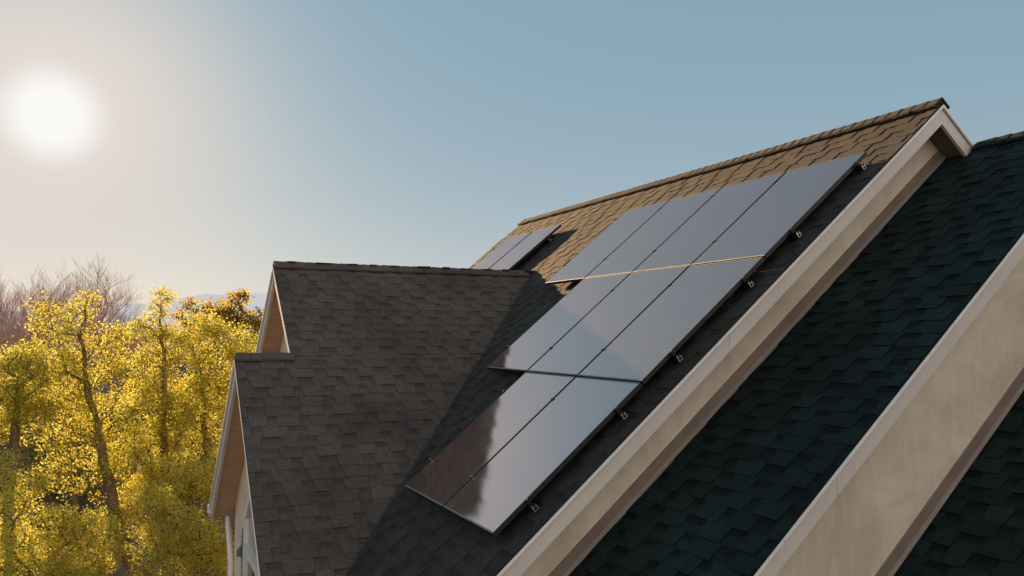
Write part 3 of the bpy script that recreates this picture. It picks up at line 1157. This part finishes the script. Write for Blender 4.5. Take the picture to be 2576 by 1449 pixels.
GT = 'golden leaved trees beside the house'
leafy_tree('golden_tree', [(345, 1600), (330, 1420), (285, 1280), (265, 1180), (240, 1060), (215, 950), (205, 850), (212, 770)], 16.0,
           [(215, 765, 32, 30), (180, 805, 60, 40), (110, 790, 42, 42), (265, 845, 45, 35), (310, 900, 45, 40), (325, 1000, 45, 55), (150, 875, 80, 60), (230, 930, 80, 70), (140, 985, 95, 70), (265, 1050, 70, 70),
            (150, 1090, 80, 60), (200, 1180, 80, 60), (290, 1160, 55, 60), (290, 1270, 60, 45), (330, 1360, 55, 60)],
           430, 61, 0.242, 0.0240, 'leaf_gold', 'tall golden leafed tree with a leaning trunk, left of centre among the yellow trees', 31, GT, 0.115)
leafy_tree('golden_tree', [(400, 1600), (415, 1300), (412, 1100), (415, 900), (405, 800), (405, 745)], 18.0,
           [(410, 745, 24, 20), (395, 785, 24, 26), (368, 830, 40, 35), (432, 850, 36, 40), (395, 920, 60, 50), (372, 1000, 60, 60), (440, 1030, 50, 70), (390, 1110, 60, 60)],
           300, 58, 0.242, 0.0256, 'leaf_gold', 'slender golden tree with a tall thin spire rising against the hazy hills', 32, GT, 0.085)
leafy_tree('golden_tree', [(520, 1600), (515, 1300), (510, 1050), (500, 900)], 19.0,
           [(500, 818, 52, 30), (560, 850, 50, 40), (610, 860, 38, 36), (460, 870, 50, 45), (540, 925, 75, 60), (605, 930, 42, 55), (500, 1010, 80, 70), (565, 1070, 48, 80), (470, 1110, 65, 70)],
           430, 58, 0.272, 0.0272, 'leaf_gold', 'broad golden tree whose crown touches the upper gable of the house', 33, GT, 0.075)
leafy_tree('golden_tree', [(30, 1600), (35, 1300), (40, 1100), (45, 950)], 15.0,
           [(40, 905, 48, 32), (98, 935, 32, 36), (20, 975, 50, 50), (85, 1020, 48, 50), (10, 1060, 40, 45)],
           200, 61, 0.242, 0.0232, 'leaf_gold', 'low rounded golden tree at the left edge in front of the bare twigs', 34, GT, 0.085)
leafy_tree('golden_tree', [(150, 1750), (140, 1500), (120, 1380)], 13.0,
           [(45, 1240, 70, 50), (110, 1330, 110, 50), (30, 1400, 80, 60), (210, 1400, 100, 55), (140, 1440, 140, 50), (10, 1180, 30, 35), (250, 1330, 55, 40)],
           380, 62, 0.212, 0.0200, 'leaf_front', 'bushy golden tree filling the bottom left corner', 35, GT, 0.075)
leafy_tree('golden_tree', [(520, 1750), (510, 1500), (500, 1360)], 14.0,
           [(440, 1330, 70, 50), (520, 1370, 55, 50), (450, 1425, 110, 45), (385, 1270, 50, 45), (560, 1420, 30, 45)],
           260, 62, 0.222, 0.0212, 'leaf_front', 'golden leafed tree low in front of the stucco gable wall with the window', 36, GT, 0.075)
leafy_tree('golden_tree', [(470, 1600), (480, 1350), (480, 1200)], 16.5,
           [(465, 1215, 70, 50), (535, 1195, 42, 60), (405, 1190, 45, 45), (345, 1240, 50, 50), (330, 1120, 40, 50), (560, 1230, 28, 40)],
           240, 58, 0.242, 0.0240, 'leaf_front', 'golden tree behind the overhanging gutter corner of the lower gable', 37, GT, 0.085)
leafy_tree('golden_tree', [(180, 1500), (190, 1250), (180, 1050), (175, 950)], 25.0,
           [(120, 1010, 70, 50), (240, 1020, 60, 50), (180, 1090, 110, 60), (90, 1140, 60, 50), (270, 1130, 60, 60), (180, 1200, 110, 50)],
           200, 49, 0.403, 0.0352, 'leaf_gold', 'golden tree farther back, filling the gaps behind the leaning trunk', 41, GT, 0.12)
leafy_tree('golden_tree', [(430, 1500), (430, 1250), (440, 1050), (450, 950)], 26.0,
           [(340, 1000, 50, 40), (420, 1030, 90, 50), (540, 1010, 80, 60), (380, 1110, 80, 50), (500, 1130, 90, 60), (450, 1210, 120, 50)],
           210, 49, 0.403, 0.0364, 'leaf_gold', 'golden tree farther back, between the spire tree and the house', 42, GT, 0.12)
GO = 'sparse olive trees beyond the golden trees'
leafy_tree('olive_tree', [(600, 1050), (600, 860), (597, 790)], 32.0,
           [(603, 757, 30, 24), (590, 800, 42, 32), (628, 800, 22, 32), (562, 795, 26, 26)],
           132, 16, 0.336, 0.0595, 'leaf_olive', 'sparse dark olive tree rising highest just left of the upper gable', 38, GO, 0.14)
leafy_tree('olive_tree', [(545, 1050), (540, 870), (535, 820)], 34.0,
           [(545, 776, 26, 22), (512, 785, 24, 20), (572, 815, 36, 26), (476, 768, 20, 16), (450, 785, 18, 18), (500, 820, 50, 20)],
           132, 16, 0.336, 0.0595, 'leaf_olive', 'sparse olive tree showing through behind the broad golden crown', 39, GO, 0.14)
leafy_tree('olive_tree', [(648, 1050), (648, 900), (648, 840)], 30.0,
           [(650, 800, 14, 22), (645, 840, 22, 30), (655, 880, 22, 28)],
           60, 16, 0.320, 0.0560, 'leaf_olive', 'thin olive tree half hidden by the white gable board', 40, GO, 0.10)


def bare_tree_mesh(height, spread, seed, levels=6):
    """vase-shaped leafless tree: upward fanning limbs dividing into twigs"""
    r = random.Random(seed)
    mb_t, mb_c = MB(), MB()

    def rec(p, dirv, L, rad, lev, mb):
        n = 3
        pts = [p]
        dcur = dirv.copy()
        for k in range(n):
            dcur = (dcur + Vector((r.gauss(0, .09), r.gauss(0, .09), 0.05 + r.gauss(0, .05)))).normalized()
            pts.append(pts[-1] + dcur * (L / n))
        mb.tube(pts, [rad, rad * .88, rad * .76, rad * .62], 6 if rad > .05 else 3, cap=False)
        if lev == 0: return
        kids = 3 if lev > 1 else 4
        for k in range(kids):
            s = r.uniform(0.45, 1.0) if k else 1.0
            i = min(2, int(s * 3))
            q = pts[i].lerp(pts[i + 1], s * 3 - i) if s < 1 else pts[-1]
            side = Vector((r.gauss(0, 1), r.gauss(0, 1), r.gauss(0, .35))).normalized()
            nd = (dcur + side * r.uniform(0.25, 0.62) * spread + Vector((0, 0, .12))).normalized()
            rec(q, nd, L * r.uniform(0.62, 0.82), rad * (0.52 if k else 0.66), lev - 1, mb_c)
    rec(Vector((0, 0, 0)), Vector((0, 0, 1)), height * 0.27, height * 0.017, 0, mb_t)
    top = Vector((0, 0, height * 0.26))
    for k in range(5):
        an = 2 * math.pi * k / 5 + r.uniform(-.4, .4)
        dv = Vector((math.cos(an) * .42 * spread, math.sin(an) * .42 * spread, 1)).normalized()
        rec(top, dv, height * 0.25, height * 0.009, levels - 1, mb_c)
    return mb_t.mesh('trunk', True), mb_c.mesh('crown', True)


bare_src = [bare_tree_mesh(12.0, 1.25, 51, 7), bare_tree_mesh(12.0, 1.35, 52, 7), bare_tree_mesh(12.0, 1.1, 53, 7)]
for a, b in bare_src:
    a.materials.append(M['bark_red'])
    b.materials.append(M['bark_red'])


def bare_tree(px, depth, top_px, kind, rot, label, group):
    p = at(px, 842, depth)
    topz = at(px, top_px, depth).z
    root = empty('bare_tree', (p.x, p.y, GZ))
    s = (topz - GZ) / max(q.co.z for q in bare_src[kind][1].vertices)
    root.scale = (s, s, s)
    root.rotation_euler = (0, 0, rot)
    for nm, me in zip(('trunk', 'crown'), bare_src[kind]):
        o = bpy.data.objects.new(nm, me)
        col.objects.link(o)
        o.parent = root
    tag(root, label, 'tree', group)
    return root


GB = 'leafless trees beyond the golden trees'
bare_tree(50, 38, 655, 0, 0.4, 'big leafless tree at the far left edge, reddish brown twigs under the sun glow', GB)
bare_tree(150, 42, 640, 1, 2.0, 'tallest leafless tree, its bare fan of branches highest of all behind the golden crown', GB)
bare_tree(245, 44, 725, 2, 4.1, 'leafless tree whose thin branches stick out right of the golden crown towards the hills', GB)
bare_tree(90, 33, 775, 1, 5.0, 'shorter dense leafless tree between the taller bare ones', GB)
GF = 'distant hazy leafless trees'
r = random.Random(77)
for k in range(34):
    dpt = r.uniform(55, 150)
    px = r.uniform(-60, 720)
    bare_tree(px, dpt, 842 - r.uniform(-8, 1.6 * 2013 / dpt), k % 3, r.uniform(0, 6.28), 'distant leafless brown tree in the hazy row beyond the nearer trees', GF)


# ------------------------------------------------------------------ neighbouring houses
def neighbour(px, depth, ridge_px, width, length, rot, wall, roof, label):
    p = at(px, 842, depth)
    zr = at(px, ridge_px, depth).z - GZ
    root = empty('house', (p.x, p.y, GZ))
    root.rotation_euler = (0, 0, rot)
    tag(root, label, 'house', 'neighbouring houses behind the trees')
    hw_, hl = width / 2, length / 2
    ze = zr - hw_ * 0.55

    def part(name, mb, mat, parent=root):
        me = mb.mesh(name)
        me.materials.append(mat)
        o = bpy.data.objects.new(name, me)
        col.objects.link(o)
        o.parent = parent
        return o
    w = MB()
    w.prism([(-hw_, -hl, 0), (hw_, -hl, 0), (hw_, -hl, ze), (0, -hl, zr - .15), (-hw_, -hl, ze)], (0, 2 * hl, 0))
    part('wall', w, wall)
    rf = MB()
    for s in (1, -1):
        rf.prism([(0, -hl - .4, zr), (s * (hw_ + .5), -hl - .4, zr - .55 * (hw_ + .5)), (s * (hw_ + .5), hl + .4, zr - .55 * (hw_ + .5)), (0, hl + .4, zr)], (0, 0, .14))
    ro = part('roof', rf, roof)
    ch = MB()
    ch.abox((hw_ * .3, hl * .2, zr - 1.2), (hw_ * .3 + .7, hl * .2 + .7, zr + .7))
    part('chimney', ch, wall, ro)
    for s in (1, -1):
        for y in (-hl * .5, hl * .4):
            f = MB()
            f.abox((min(s * hw_, s * (hw_ + .06)), y - .6, ze - 2.0), (max(s * hw_, s * (hw_ + .06)), y + .6, ze - .7))
            fo = part('window', f, M['pvc'])
            g = MB()
            g.abox((min(s * (hw_ + .06), s * (hw_ + .075)), y - .5, ze - 1.9), (max(s * (hw_ + .06), s * (hw_ + .075)), y + .5, ze - .8))
            part('pane', g, M['pane'], fo)
    return root


neighbour(330, 34, 985, 8, 12, 0.5, M['far_wall'], M['far_roof'], 'brown roofed neighbouring house showing in gaps between the golden trees')
neighbour(60, 30, 1040, 8, 11, -0.5, M['far_wall'], M['far_roof'], 'dusky brown roofed house behind the foliage at the left edge')
neighbour(640, 30, 905, 8, 10, 1.2, M['far_wall'], M['far_roof'], 'brown roofed house just behind the two gables of the beige house')
neighbour(350, 95, 838, 9, 12, 1.0, plain('pale_far_wall', (0.75, 0.73, 0.70), 0.8), plain('pale_far_roof', (0.55, 0.53, 0.52), 0.8), 'small pale distant house below the hills, between the golden crowns')

bpy.context.view_layer.update()
